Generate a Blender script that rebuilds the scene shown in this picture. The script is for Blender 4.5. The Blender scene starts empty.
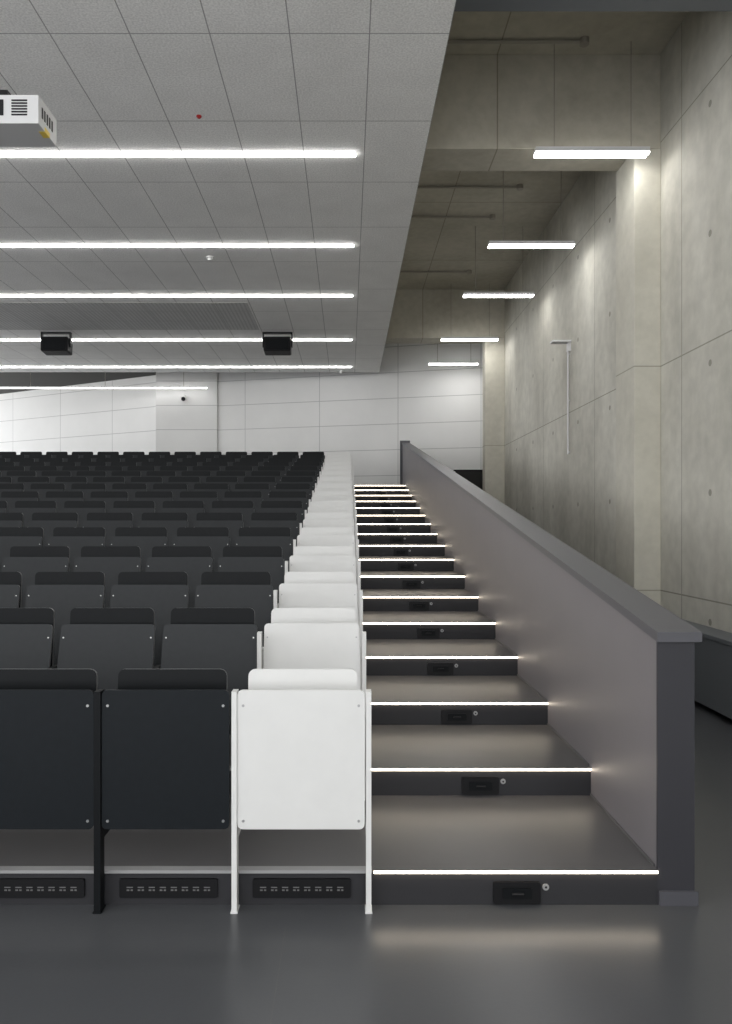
import bpy, bmesh, math
from mathutils import Vector, Matrix

scene = bpy.context.scene
scene.view_settings.view_transform = 'Standard'

# ------------------------------------------------------------ materials
def nt(name):
    m = bpy.data.materials.new(name); m.use_nodes = True
    t = m.node_tree; b = t.nodes['Principled BSDF']
    return m, t, b

def simple(name, col, rough=0.5, metal=0.0, noise=0.0, nscale=8.0, spec=0.5, bump=0.0, bscale=200):
    m, t, b = nt(name)
    b.inputs['Roughness'].default_value = rough
    b.inputs['Metallic'].default_value = metal
    b.inputs['Specular IOR Level'].default_value = spec
    tc = t.nodes.new('ShaderNodeTexCoord')
    n = t.nodes.new('ShaderNodeTexNoise'); n.inputs['Scale'].default_value = nscale
    n.inputs['Detail'].default_value = 5
    t.links.new(tc.outputs['Object'], n.inputs['Vector'])
    r = t.nodes.new('ShaderNodeValToRGB')
    c0 = [max(0, c*(1-noise)) for c in col]; c1 = [min(1, c*(1+noise)) for c in col]
    r.color_ramp.elements[0].position = .3; r.color_ramp.elements[1].position = .7
    r.color_ramp.elements[0].color = (*c0, 1); r.color_ramp.elements[1].color = (*c1, 1)
    t.links.new(n.outputs['Fac'], r.inputs['Fac'])
    t.links.new(r.outputs['Color'], b.inputs['Base Color'])
    if bump > 0:
        n2 = t.nodes.new('ShaderNodeTexNoise'); n2.inputs['Scale'].default_value = bscale
        t.links.new(tc.outputs['Object'], n2.inputs['Vector'])
        bp = t.nodes.new('ShaderNodeBump'); bp.inputs['Strength'].default_value = bump
        bp.inputs['Distance'].default_value = .01
        t.links.new(n2.outputs['Fac'], bp.inputs['Height'])
        t.links.new(bp.outputs['Normal'], b.inputs['Normal'])
    return m

def emis(name, col, s):
    m, t, b = nt(name)
    b.inputs['Base Color'].default_value = (.9, .9, .9, 1)
    b.inputs['Emission Color'].default_value = (*col, 1)
    b.inputs['Emission Strength'].default_value = s
    return m

def math_node(t, op, a, b=None):
    n = t.nodes.new('ShaderNodeMath'); n.operation = op
    for i, v in enumerate((a, b)):
        if v is None: continue
        if isinstance(v, (int, float)): n.inputs[i].default_value = v
        else: t.links.new(v, n.inputs[i])
    return n.outputs[0]

def grid_line(t, coord, period, off, w):
    a = math_node(t, 'SUBTRACT', coord, off)
    a = math_node(t, 'DIVIDE', a, period)
    a = math_node(t, 'ADD', a, 0.5)
    f = math_node(t, 'FRACT', a)
    f = math_node(t, 'SUBTRACT', f, 0.5)
    f = math_node(t, 'ABSOLUTE', f)
    f = math_node(t, 'MULTIPLY', f, period)
    return f, math_node(t, 'LESS_THAN', f, w/2)

def panelled(name, c0, c1, axes, periods, offs, w, jointcol, rough=.7, nscale=1.2, holes=None,
             fine=0.0, finescale=60, jointmix=.8, stretch=(1, 1, 1), bump=0.0):
    m, t, b = nt(name)
    b.inputs['Roughness'].default_value = rough
    b.inputs['Specular IOR Level'].default_value = .3
    tc = t.nodes.new('ShaderNodeTexCoord')
    sx = t.nodes.new('ShaderNodeSeparateXYZ'); t.links.new(tc.outputs['Object'], sx.inputs[0])
    mp = t.nodes.new('ShaderNodeMapping'); mp.inputs['Scale'].default_value = stretch
    t.links.new(tc.outputs['Object'], mp.inputs[0])
    n = t.nodes.new('ShaderNodeTexNoise'); n.inputs['Scale'].default_value = nscale
    n.inputs['Detail'].default_value = 8; n.inputs['Roughness'].default_value = .6
    t.links.new(mp.outputs[0], n.inputs['Vector'])
    r = t.nodes.new('ShaderNodeValToRGB')
    r.color_ramp.elements[0].position = .3; r.color_ramp.elements[1].position = .7
    r.color_ramp.elements[0].color = (*c0, 1); r.color_ramp.elements[1].color = (*c1, 1)
    t.links.new(n.outputs['Fac'], r.inputs['Fac'])
    col = r.outputs['Color']
    if fine > 0:
        n2 = t.nodes.new('ShaderNodeTexNoise'); n2.inputs['Scale'].default_value = finescale
        n2.inputs['Detail'].default_value = 4
        t.links.new(tc.outputs['Object'], n2.inputs['Vector'])
        r2 = t.nodes.new('ShaderNodeValToRGB')
        r2.color_ramp.elements[0].position = .35; r2.color_ramp.elements[1].position = .65
        r2.color_ramp.elements[0].color = (1-fine, 1-fine, 1-fine, 1)
        t.links.new(n2.outputs['Fac'], r2.inputs['Fac'])
        mx = t.nodes.new('ShaderNodeMixRGB'); mx.blend_type = 'MULTIPLY'; mx.inputs[0].default_value = 1
        t.links.new(col, mx.inputs[1]); t.links.new(r2.outputs[0], mx.inputs[2]); col = mx.outputs[0]
    d0, l0 = grid_line(t, sx.outputs[axes[0]], periods[0], offs[0], w)
    d1, l1 = grid_line(t, sx.outputs[axes[1]], periods[1], offs[1], w)
    l = math_node(t, 'MAXIMUM', l0, l1)
    if holes:
        hp, ho, hr = holes
        a, _ = grid_line(t, sx.outputs[axes[0]], hp[0], ho[0], w)
        c, _ = grid_line(t, sx.outputs[axes[1]], hp[1], ho[1], w)
        a = math_node(t, 'MULTIPLY', a, a); c = math_node(t, 'MULTIPLY', c, c)
        s = math_node(t, 'ADD', a, c)
        h = math_node(t, 'LESS_THAN', s, hr*hr)
        l = math_node(t, 'MAXIMUM', l, h)
    l = math_node(t, 'MULTIPLY', l, jointmix)
    mx = t.nodes.new('ShaderNodeMixRGB')
    t.links.new(l, mx.inputs[0]); t.links.new(col, mx.inputs[1]); mx.inputs[2].default_value = (*jointcol, 1)
    t.links.new(mx.outputs[0], b.inputs['Base Color'])
    if bump:
        bp = t.nodes.new('ShaderNodeBump'); bp.inputs['Strength'].default_value = bump
        bp.inputs['Distance'].default_value = .01
        t.links.new(n.outputs['Fac'], bp.inputs['Height']); t.links.new(bp.outputs['Normal'], b.inputs['Normal'])
    return m

M_black = simple('seat_black', (.0072, .0095, .0118), .48, noise=.08, nscale=30, bump=.05, spec=.18)
M_pan = simple('seat_pan_black_lit', (.0125, .0150, .0170), .45, noise=.08, nscale=30, bump=.05, spec=.3)  # lighter copy of the seat black: light on tilted pans painted in
M_back = simple('seat_backrest_black', (.0045, .0056, .0066), .45, noise=.08, nscale=30, bump=.05, spec=.15)
M_edge = simple('seat_edge_lit', (.15, .155, .16), .5)  # paler seat edges: light caught from the overhead strips, put into the colour
M_blackedge = simple('seat_black_frame', (.005, .006, .007), .5, spec=.15)
M_white = simple('seat_white', (.69, .69, .675), .45, noise=.02, spec=.3)
M_bolt = simple('bolt_steel', (.42, .42, .42), .35, 1.0)
M_floor = simple('floor_rubber', (.072, .075, .080), .29, noise=.05, nscale=1.5, bump=.02, bscale=60)
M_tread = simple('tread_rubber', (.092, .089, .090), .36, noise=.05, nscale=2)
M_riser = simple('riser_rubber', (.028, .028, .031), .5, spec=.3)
M_trim = simple('step_edge_trim', (.36, .36, .36), .4, .3)
M_slot = simple('vent_slot_grey', (.14, .14, .14), .5)
M_parapet = simple('parapet_paint', (.165, .153, .162), .5, noise=.03, nscale=2)
M_cap = simple('parapet_cap_paint', (.074, .074, .085), .4)
M_post = simple('parapet_end_paint', (.036, .036, .042), .5, spec=.3)
M_led = emis('led_step', (1, .86, .68), 12)
M_strip = emis('strip_light_diffuser', (1, .99, .97), 19)
M_strip2 = emis('strip_light_diffuser_dim', (1, .99, .97), 9)
M_lamp = emis('corridor_light_diffuser', (1, .985, .96), 28)
M_house = simple('lamp_housing', (.6, .6, .6), .5)
M_dark = simple('dark_plastic', (.006, .006, .007), .45, spec=.25)
M_void = simple('void_dark', (.02, .02, .02), .8)
M_void_shade = simple('void_shade_dark', (.06, .06, .058), .8)  # darkness of the unlit void above the angled wall, as a colour
M_grey = simple('cabinet_grey', (.13, .14, .15), .5)
M_proj = simple('projector_white', (.6, .6, .6), .45)
M_yellow = simple('sticker_yellow', (.8, .6, .1), .5)
M_red = simple('red_plastic', (.4, .02, .02), .5)
M_cond = simple('conduit_grey', (.28, .26, .22), .5)
M_steel = simple('steel_duct', (.10, .11, .12), .5)
M_frame = simple('fill_opening_frame_grey', (.3, .3, .3), .5)  # frame of the added, unseen side opening
M_concW = panelled('concrete_wall', (.43, .415, .36), (.65, .635, .565), (1, 2), (2.7, 2.4), (7.65, 3.33), .014,
                   (.22, .21, .17), .75, 1.0, holes=((1.35, 1.2), (.3, .33+.4), .032), fine=.12, finescale=6,
                   jointmix=.8, stretch=(1, 1, .45), bump=.12)
M_concP = panelled('concrete_pier', (.49, .47, .40), (.60, .58, .505), (2, 1), (2.4, 50), (3.33, 30), .014,
                   (.28, .27, .22), .75, 1.0, fine=.08, finescale=9, bump=.1)
M_concB = panelled('concrete_beam', (.38, .355, .29), (.50, .475, .40), (0, 1), (3.2, 2.6), (1.6, 9.3), .014,
                   (.2, .18, .14), .8, 1.0, fine=.10, finescale=9, bump=.1)
M_ceil = panelled('acoustic_ceiling', (.85, .845, .825), (.93, .925, .905), (0, 1), (.63, 1.3), (.17, 6.0), .010,
                  (.28, .275, .27), .9, 2.0, fine=.22, finescale=60, jointmix=.85)
M_perf = panelled('perforated_panel', (.52, .52, .51), (.57, .57, .56), (0, 1), (.63, .65), (.17, 6.0), .01,
                  (.2, .2, .2), .9, 2.0, holes=((.07, .07), (0, 0), .018), jointmix=.6)
M_wallW = panelled('white_wall_panel', (.70, .70, .69), (.75, .75, .74), (0, 2), (2.1, .66), (-1.25, 2.9), .016,
                   (.36, .36, .36), .6, .8)

# ------------------------------------------------------------ mesh builder
class MB:
    def __init__(s): s.bm = bmesh.new(); s.mats = []
    def mi(s, m):
        if m not in s.mats: s.mats.append(m)
        return s.mats.index(m)
    def box(s, x0, x1, y0, y1, z0, z1, m):
        i = s.mi(m); v = [s.bm.verts.new((x, y, z)) for x in (x0, x1) for y in (y0, y1) for z in (z0, z1)]
        for f in ((0, 1, 3, 2), (4, 6, 7, 5), (0, 4, 5, 1), (2, 3, 7, 6), (0, 2, 6, 4), (1, 5, 7, 3)):
            fc = s.bm.faces.new([v[k] for k in f]); fc.material_index = i
        return v
    def prism(s, pts, depth, mat, M, edge=None):
        i = s.mi(mat); j = s.mi(edge) if edge else i; n = len(pts)
        a = [s.bm.verts.new(M @ Vector((u, 0, v))) for u, v in pts]
        b = [s.bm.verts.new(M @ Vector((u, depth, v))) for u, v in pts]
        f = s.bm.faces.new(a); f.material_index = i
        f = s.bm.faces.new(b[::-1]); f.material_index = i
        for k in range(n):
            f = s.bm.faces.new((a[k], b[k], b[(k+1) % n], a[(k+1) % n])); f.material_index = j
    def plate(s, x0, x1, z0, z1, r, depth, mat, y, tilt=0.0, seg=4, taper=0.0, edge=None):
        pts = []
        for cx, cz, a0 in ((x1-r, z1-r, 0), (x0+r, z1-r, 90), (x0+r, z0+r, 180), (x1-r, z0+r, 270)):
            for k in range(seg+1):
                a = math.radians(a0+90*k/seg)
                u = cx+r*math.cos(a); w = cz+r*math.sin(a)-z0
                cxm = (x0+x1)/2
                u = cxm+(u-cxm)*(1-taper*(w/(z1-z0)))
                pts.append((u, w))
        M = Matrix.Translation((0, y, z0)) @ Matrix.Rotation(-tilt, 4, 'X')
        s.prism(pts, depth, mat, M, edge)
        return M
    def cyl(s, p, q, r, mat, seg=10):
        i = s.mi(mat); p = Vector(p); q = Vector(q); d = q-p
        R = d.to_track_quat('Z', 'Y').to_matrix().to_4x4()
        a = []; b = []
        for k in range(seg):
            an = 2*math.pi*k/seg; o = R @ Vector((r*math.cos(an), r*math.sin(an), 0))
            a.append(s.bm.verts.new(p+o)); b.append(s.bm.verts.new(q+o))
        s.bm.faces.new(a[::-1]).material_index = i; s.bm.faces.new(b).material_index = i
        for k in range(seg):
            s.bm.faces.new((a[k], a[(k+1) % seg], b[(k+1) % seg], b[k])).material_index = i
    def mesh(s, name):
        bmesh.ops.recalc_face_normals(s.bm, faces=s.bm.faces[:])
        me = bpy.data.meshes.new(name); s.bm.to_mesh(me); s.bm.free()
        for m in s.mats: me.materials.append(m)
        return me
    def obj(s, name, bevel=0.0):
        o = bpy.data.objects.new(name, s.mesh(name)); scene.collection.objects.link(o)
        if bevel:
            b = o.modifiers.new('bevel', 'BEVEL'); b.width = bevel; b.segments = 2; b.limit_method = 'ANGLE'
        return o

def box(name, x0, x1, y0, y1, z0, z1, m, bevel=0.0):
    b = MB(); b.box(x0, x1, y0, y1, z0, z1, m); return b.obj(name, bevel)

# ------------------------------------------------------------ dimensions
R, T, D0, NS = .15, .90, 3.27, 17
XL, XS0, XS1 = -13.0, .108, 1.33
WX = 3.35; CZ = 5.5; SZ = 6.67
YF = -2.5

# ------------------------------------------------------------ shell
box('floor', XL, WX, YF, 27.5, -.1, 0, M_floor)
b = MB()
b.box(WX, WX+.25, YF, 27.5, 0, SZ, M_concW)
b.obj('wall_right')
b = MB(); b.box(WX-.285, WX+.0, 8.16, 8.72, 0, 5.66, M_concP); b.obj('wall_pier_right', .006)
b = MB(); b.box(WX-.42, WX+.0, 16.3, 16.6, 0, 5.63, M_concP); b.obj('wall_pier_right.001', .006)
box('ceiling_beam', .80, WX, 8.16, 8.68, 5.66, SZ, M_concB, .006)
box('ceiling_beam.001', .80, WX, 16.3, 16.8, 5.63, SZ, M_concB, .006)
box('ceiling_beam.002', .80, WX, 5.3, 5.94, 5.63, SZ, M_steel, .006)
box('ceiling_slab', XL, WX+.25, YF, 27.5, SZ, SZ+.2, M_concB)
box('wall_left', XL-.2, XL, YF, 27.5, 0, .3, M_wallW)
b = MB()
for i in range(11):
    y = YF+i*2.4
    b.box(XL-.2, XL, y, y+.12, .3, SZ, M_frame)
b.box(XL-.2, XL, YF, 27.5, 3.2, 3.3, M_frame)
b.obj('added_fill_opening_1')  # unseen side opening, added so world light fills the hall evenly
b = MB()
b.box(XL, .80, YF, 19.3, CZ, CZ+.1, M_ceil)
b.box(.76, .80, YF, 19.3, CZ+.1, SZ, M_concB)  # unseen board added to stop light leaking past the ceiling edge
b.box(XL, .76, 19.26, 19.3, CZ+.1, SZ, M_void)  # unseen dark closure, added behind the ceiling against light leaks
b.obj('ceiling')
box('ceiling_perforated_panel', -9.4, -1.76, 13.25, 15.1, CZ-.003, CZ, M_perf)

def wall_seg(name, p, q, z0, z1, th, mat):
    p = Vector((*p, 0)); q = Vector((*q, 0)); L = (q-p).length
    bb = MB(); bb.box(0, L, 0, th, z0, z1, mat); o = bb.obj(name)
    o.location = p; o.rotation_euler[2] = math.atan2(q.y-p.y, q.x-p.x); return o
wall_seg('wall_back', (-3.6, 20.8), (WX, 18.95), 0, SZ, .15, M_wallW)
wall_seg('wall_back_angled', (XL, 25.05), (-5.0, 20.75), 0, 5.74, .15, M_wallW)
wall_seg('wall_back_void_shade', (XL, 25.05), (-5.0, 20.75), 5.74, SZ, .15, M_void_shade)  # dark strip: shade of the open void above the wall, put into colour
box('wall_column', -5.22, -3.56, 20.7, 21.4, 0, SZ, M_wallW)
box('trim_door_frame', 2.62, WX, 18.86, 18.93, 2.96, 3.0, M_dark)
b = MB(); b.box(2.66, WX-.01, 18.84, 18.92, 0, 2.96, M_void); b.cyl((2.75, 18.80, 1.05), (2.75, 18.84, 1.05), .02, M_bolt)
b.obj('door_1')

# ------------------------------------------------------------ tiers and stairs
def stepped(name, x0, x1, mtread, mris, yend):
    bm = bmesh.new(); me = bpy.data.meshes.new(name)
    prof = [(D0, 0)]
    for k in range(NS):
        y = D0+T*k; prof.append((y, R*(k+1)))
        if k < NS-1: prof.append((y+T, R*(k+1)))
    prof.append((yend, R*NS)); prof.append((yend, 0))
    a = [bm.verts.new((x0, y, z)) for y, z in prof]; c = [bm.verts.new((x1, y, z)) for y, z in prof]
    n = len(prof)
    bm.faces.new(a[::-1]); bm.faces.new(c)
    for i in range(n):
        f = bm.faces.new((a[i], a[(i+1) % n], c[(i+1) % n], c[i]))
        p, q = prof[i], prof[(i+1) % n]
        f.material_index = 1 if abs(p[0]-q[0]) < 1e-6 else 0
    bmesh.ops.recalc_face_normals(bm, faces=bm.faces[:])
    bm.to_mesh(me); bm.free(); me.materials.append(mtread); me.materials.append(mris)
    o = bpy.data.objects.new(name, me); scene.collection.objects.link(o); return o
stepped('seating_tier_platform', XL+.02, XS0, M_tread, M_riser, 18.8)
stepped('staircase', XS0, XS1-.001, M_tread, M_riser, 18.8)
b = MB()
for k in range(NS):
    y = D0+T*k; z = R*(k+1)
    b.box(XL+.02, XS0-.005, y-.012, y+.03, z-.010, z+.003, M_trim)
b.obj('trim_tier_edge')
for k in range(NS):
    y = D0+T*k; z = R*(k+1)
    b = MB()
    b.box(XS0+.003, XS1-.003, y-.009, y, z-.012, z-.001, M_led)
    b.box(XS0+.003, XS1-.003, y-.009, y+.04, z, z+.003, M_tread)
    b.obj('stair_led_strip')
    b = MB()
    b.plate(.622, .824, z-.142, z-.048, .01, .012, M_dark, y-.012)
    b.plate(.66, .786, z-.118, z-.072, .006, .006, M_blackedge, y-.018)
    b.cyl((.70, y-.021, z-.095), (.75, y-.021, z-.095), .006, M_dark, 6)
    b.obj('riser_socket_plate')
    b = MB(); b.cyl((.848, y-.006, z-.072), (.848, y, z-.072), .014, M_trim, 14)
    b.cyl((.848, y-.008, z-.072), (.848, y-.006, z-.072), .005, M_dark, 8)
    b.obj('riser_key_button')

for n in range(4):
    xc = -.198-.57*n
    b = MB(); x0, x1 = xc-.21, xc+.21
    b.plate(x0, x1, .035, .115, .008, .012, M_dark, D0-.012)
    for j in range(8):
        xx = x0+.045+j*(.33/7)
        b.box(xx-.013, xx+.013, D0-.014, D0-.011, .079, .083, M_slot)
        b.box(xx-.013, xx-.002, D0-.014, D0-.011, .066, .072, M_slot)
        b.box(xx+.004, xx+.013, D0-.014, D0-.011, .066, .072, M_slot)
    b.obj('air_vent_grille')

# ------------------------------------------------------------ parapet
b = MB()
x0, x1 = XS1, XS1+.155
ya, yb = D0, 18.6
def zt(y): return 1.13+(y-D0)*.1605
def sl(x0, x1, ya, yb, za0, za1, zb0, zb1, m):
    i = b.mi(m)
    v = [b.bm.verts.new(c) for c in ((x0, ya, za0), (x1, ya, za0), (x1, ya, za1), (x0, ya, za1),
                                     (x0, yb, zb0), (x1, yb, zb0), (x1, yb, zb1), (x0, yb, zb1))]
    for f in ((0, 1, 2, 3), (5, 4, 7, 6), (0, 3, 7, 4), (1, 5, 6, 2), (3, 2, 6, 7), (0, 4, 5, 1)):
        b.bm.faces.new([v[k] for k in f]).material_index = i
sl(x0, x1, ya+.012, yb, 0, zt(ya), 0, zt(yb), M_parapet)
sl(x0-.002, x1+.002, ya, ya+.012, 0, zt(ya), 0, zt(ya), M_post)
sl(x0-.008, x1+.028, ya-.015, yb, zt(ya), zt(ya)+.042, zt(yb), zt(yb)+.042, M_cap)
b.box(x0+.004, x1+.014, ya-.012, ya+.0, 0, .062, M_cap)
b.box(x1, x1+.012, ya, yb, 0, .062, M_cap)
b.box(x0-.06, x1+.03, yb, yb+.06, 2.55, zt(yb)+.10, M_cap)
for k in range(NS):
    y = D0+T*k; z = R*(k+1)
    b.box(x0-.006, x0, y+.03, min(y+T, yb), z, z+.012, M_tread)
b.obj('stair_parapet_wall')

# ------------------------------------------------------------ seats
PW = .57
def seat_unit(b, xc, mat, tilt):
    blk = mat is M_black
    pm = M_pan if (blk and tilt) else mat
    M = b.plate(xc-.268, xc+.268, .35, .935 if tilt == 0 else .945, .022, .014, pm, 0.0, tilt,
                taper=0.0 if tilt == 0 else .03, edge=M_edge if (blk and tilt) else None)
    H = .585
    for u in (-.243, .243):
        for v in (.035, H-.065):
            p = M @ Vector((xc+u, -.003, v)); q = M @ Vector((xc+u, .002, v))
            b.cyl(p, q, .006 if tilt == 0 else .0045, M_bolt, 8)
    b.box(xc-.25, xc+.25, .022+.02, .060+.02, .40, .43, M_blackedge if blk else M_white)
    yb_ = .10 if tilt == 0 else .19
    b.plate(xc-.238, xc+.238, .55, 1.0 if tilt == 0 else 1.01, .03, .014, M_back if blk else mat, yb_, .07,
            edge=M_edge if blk else None)
    b.box(xc-.20, xc+.20, yb_-.015, yb_, .56, .59, mat)

def post(b, x, mat, w=.026, top=.93, dy=0.0):
    b.box(x-w/2, x+w/2, -.008+dy, .045+dy, .004, top, mat)
    b.box(x-w/2-.004, x+w/2+.004, -.012+dy, .055+dy, 0, .006, mat)
    b.box(x-w/2, x+w/2, .045+dy, .15+dy, .30, min(.80, top), mat)

NSEAT = 20
def make_row(tilt):
    b = MB()
    for n in range(NSEAT):
        seat_unit(b, -.198-PW*(n+1), M_black, tilt)
    for n in range(NSEAT):
        post(b, -.198-PW*(n+1)-PW/2, M_blackedge, .028, .93 if tilt == 0 else .70)
    return b.mesh('seat_row_mesh')
def make_end(tilt):
    b = MB(); seat_unit(b, -.198, M_white, tilt)
    tp = .93 if tilt == 0 else .90
    post(b, -.198-.280, M_white, .022, tp); post(b, -.198+.285, M_white, .022, tp)
    return b.mesh('white_end_seat_mesh')
r0, r1 = make_row(0), make_row(.25)
e0, e1 = make_end(0), make_end(.12)
for k in range(16):
    y = 3.205+T*k
    o = bpy.data.objects.new('auditorium_seat_row', r0 if k == 0 else r1); scene.collection.objects.link(o)
    o.location = (0, y, R*k)
    o = bpy.data.objects.new('white_end_seat', e0 if k == 0 else e1); scene.collection.objects.link(o)
    o.location = (0, y, R*k)

# ------------------------------------------------------------ lights
YS = [0.1, 2.7, 5.2, 7.94, 10.53, 12.82, 15.88, 18.6]
for y in YS:
    b = MB()
    b.box(-12, .080, y-.018, y+.018, CZ-.026, CZ-.008, M_strip)
    b.box(-12, .084, y-.020, y+.020, CZ-.008, CZ, M_house)
    b.obj('ceiling_strip_light')
b = MB(); b.box(-11.0, -3.78, 20.38, 20.42, 5.285, 5.31, M_strip2); b.box(-11.0, -3.78, 20.375, 20.425, 5.31, 5.33, M_house)
for x in (-8.5, -6.5, -4.4): b.cyl((x, 20.40, 5.33), (x, 20.40, SZ), .006, M_cond, 6)
b.obj('ceiling_strip_light')
for y in [2.7, 5.0, 7.94, 10.55, 12.85, 15.9, 18.3]:
    b = MB()
    b.box(1.95, 3.12, y-.055, y+.055, 5.482, 5.50, M_lamp)
    b.box(1.945, 3.125, y-.060, y+.060, 5.50, 5.545, M_house)
    for x in (2.15, 2.95): b.cyl((x, y, 5.545), (x, y, SZ), .005, M_cond, 6)
    b.obj('corridor_ceiling_light')

# ------------------------------------------------------------ small fittings
b = MB()   # projector
px0, px1, py0, py1, pz0, pz1 = -2.42, -1.95, 4.8, 5.10, 4.16, 4.34
b.box(px0, px1, py0, py1, pz0, pz1, M_proj)
for i in range(6): b.box(-2.12, -2.02, py0-.004, py0+.002, pz0+.05+i*.018, pz0+.06+i*.018, M_dark)
b.box(-2.40, -2.17, py0-.004, py0+.002, pz0+.05, pz0+.15, M_dark)
b.cyl((-2.28, py0-.03, pz0+.10), (-2.28, py0, pz0+.10), .055, M_dark, 20)
b.box(-1.99, px1+.002, 4.9, 4.98, pz0-.002, pz0+.03, M_yellow)
for i in range(5): b.box(px1-.001, px1+.003, 4.85+i*.04, 4.87+i*.04, pz0+.06, pz0+.13, M_dark)
b.box(-2.34, -2.10, 4.86, 5.04, pz1, pz1+.02, M_dark)
b.box(-2.27, -2.19, 4.90, 5.00, pz1+.02, pz1+.09, M_dark)
b.cyl((-2.22, 4.95, pz1+.06), (-2.42, 4.95, pz1+.16), .03, M_dark, 12)
b.cyl((-2.42, 4.95, pz1+.12), (-2.42, 4.95, CZ-.02), .02, M_house, 12)
b.cyl((-2.42, 4.95, CZ-.02), (-2.42, 4.95, CZ), .08, M_house, 16)
b.obj('ceiling_projector', .012)
for xc in (56-348, 277.5-348):
    x = xc*15.3/762
    b = MB()
    b.plate(x-.27, x+.27, 5.10, 5.40, .03, .26, M_dark, 15.2, .12)
    b.plate(x-.23, x+.23, 5.13, 5.36, .02, .01, M_blackedge, 15.185, .12)
    b.box(x-.30, x-.275, 15.28, 15.36, 5.2, CZ, M_dark); b.box(x+.275, x+.30, 15.28, 15.36, 5.2, CZ, M_dark)
    b.box(x-.30, x+.30, 15.28, 15.36, CZ-.03, CZ, M_dark)
    b.obj('ceiling_loudspeaker')
def detector(px, py, mat, r=.055, h=.05):
    d = (CZ-1.63)*762/(525-py); x = (px-348)*d/762
    b = MB(); b.cyl((x, d, CZ-h*.4), (x, d, CZ), r, mat, 18); b.cyl((x, d, CZ-h), (x, d, CZ-h*.4), r*.6, mat, 18)
    return b
detector(210, 257, M_white).obj('smoke_detector')
detector(341, 371, M_white, .08).obj('smoke_detector')
detector(199, 116, M_red, .025, .02).obj('sprinkler_head')
b = MB(); b.box(-4.53, -4.43, 20.62, 20.70, 5.05, 5.12, M_white); b.cyl((-4.43, 20.50, 5.02), (-4.43, 20.66, 5.08), .07, M_white, 14)
b.cyl((-4.43, 20.49, 5.018), (-4.43, 20.50, 5.02), .055, M_dark, 14); b.obj('security_camera')
b = MB(); y = 11.5
b.box(WX-.28, WX, y-.08, y+.08, 4.38, 4.405, M_house)
b.box(WX-.04, WX, y-.05, y+.05, 4.25, 4.38, M_house)
b.cyl((WX-.03, y, 2.7), (WX-.03, y, 4.38), .014, M_house, 8)
for z in (2.72, 3.5, 4.2): b.box(WX-.04, WX, y-.015, y+.015, z, z+.02, M_house)
b.obj('wall_antenna_bracket')
for (y, xa, xb) in ((7.9, 1.0, 2.45), (11.3, .9, 2.55), (12.4, .9, 2.35), (15.1, .9, 2.4)):
    b = MB(); b.cyl((xa, y, SZ-.03), (xb, y, SZ-.03), .018, M_cond, 8)
    b.cyl((xb, y, SZ-.06), (xb, y, SZ), .05, M_cond, 12)
    b.obj('ceiling_conduit')
b = MB()
b.box(3.10, 3.34, 4.6, 7.95, .06, .69, M_grey)
b.box(3.085, 3.10, 4.6, 7.95, .655, .69, M_grey)
for yy in (5.72, 6.84): b.box(3.096, 3.101, yy-.004, yy+.004, .07, .65, M_dark)
for yy in (4.75, 6.0, 7.0, 7.8):
    for xx in (3.14, 3.29):
        b.cyl((xx-.012, yy, .03), (xx+.012, yy, .03), .03, M_dark, 14)
        b.box(xx-.02, xx+.02, yy-.015, yy+.015, .045, .062, M_dark)
b.obj('rolling_cabinet', .004)
box('floor_joint', -.255, -.252, 1.0, 3.1, 0, .0003, M_tread)

# ------------------------------------------------------------ world, camera
w = bpy.data.worlds.new('world'); scene.world = w; w.use_nodes = True
w.node_tree.nodes['Background'].inputs[0].default_value = (.97, .98, 1, 1)
w.node_tree.nodes['Background'].inputs[1].default_value = 2.55

cam = bpy.data.cameras.new('camera'); co = bpy.data.objects.new('camera', cam); scene.collection.objects.link(co)
co.location = (0, 0, 1.63); co.rotation_euler = (math.pi/2, 0, 0)
cam.sensor_fit = 'HORIZONTAL'; cam.sensor_width = 36; cam.lens = 36*762/732
cam.shift_x = (366-348)/732; cam.shift_y = (525-512)/732
cam.clip_end = 200
scene.camera = co
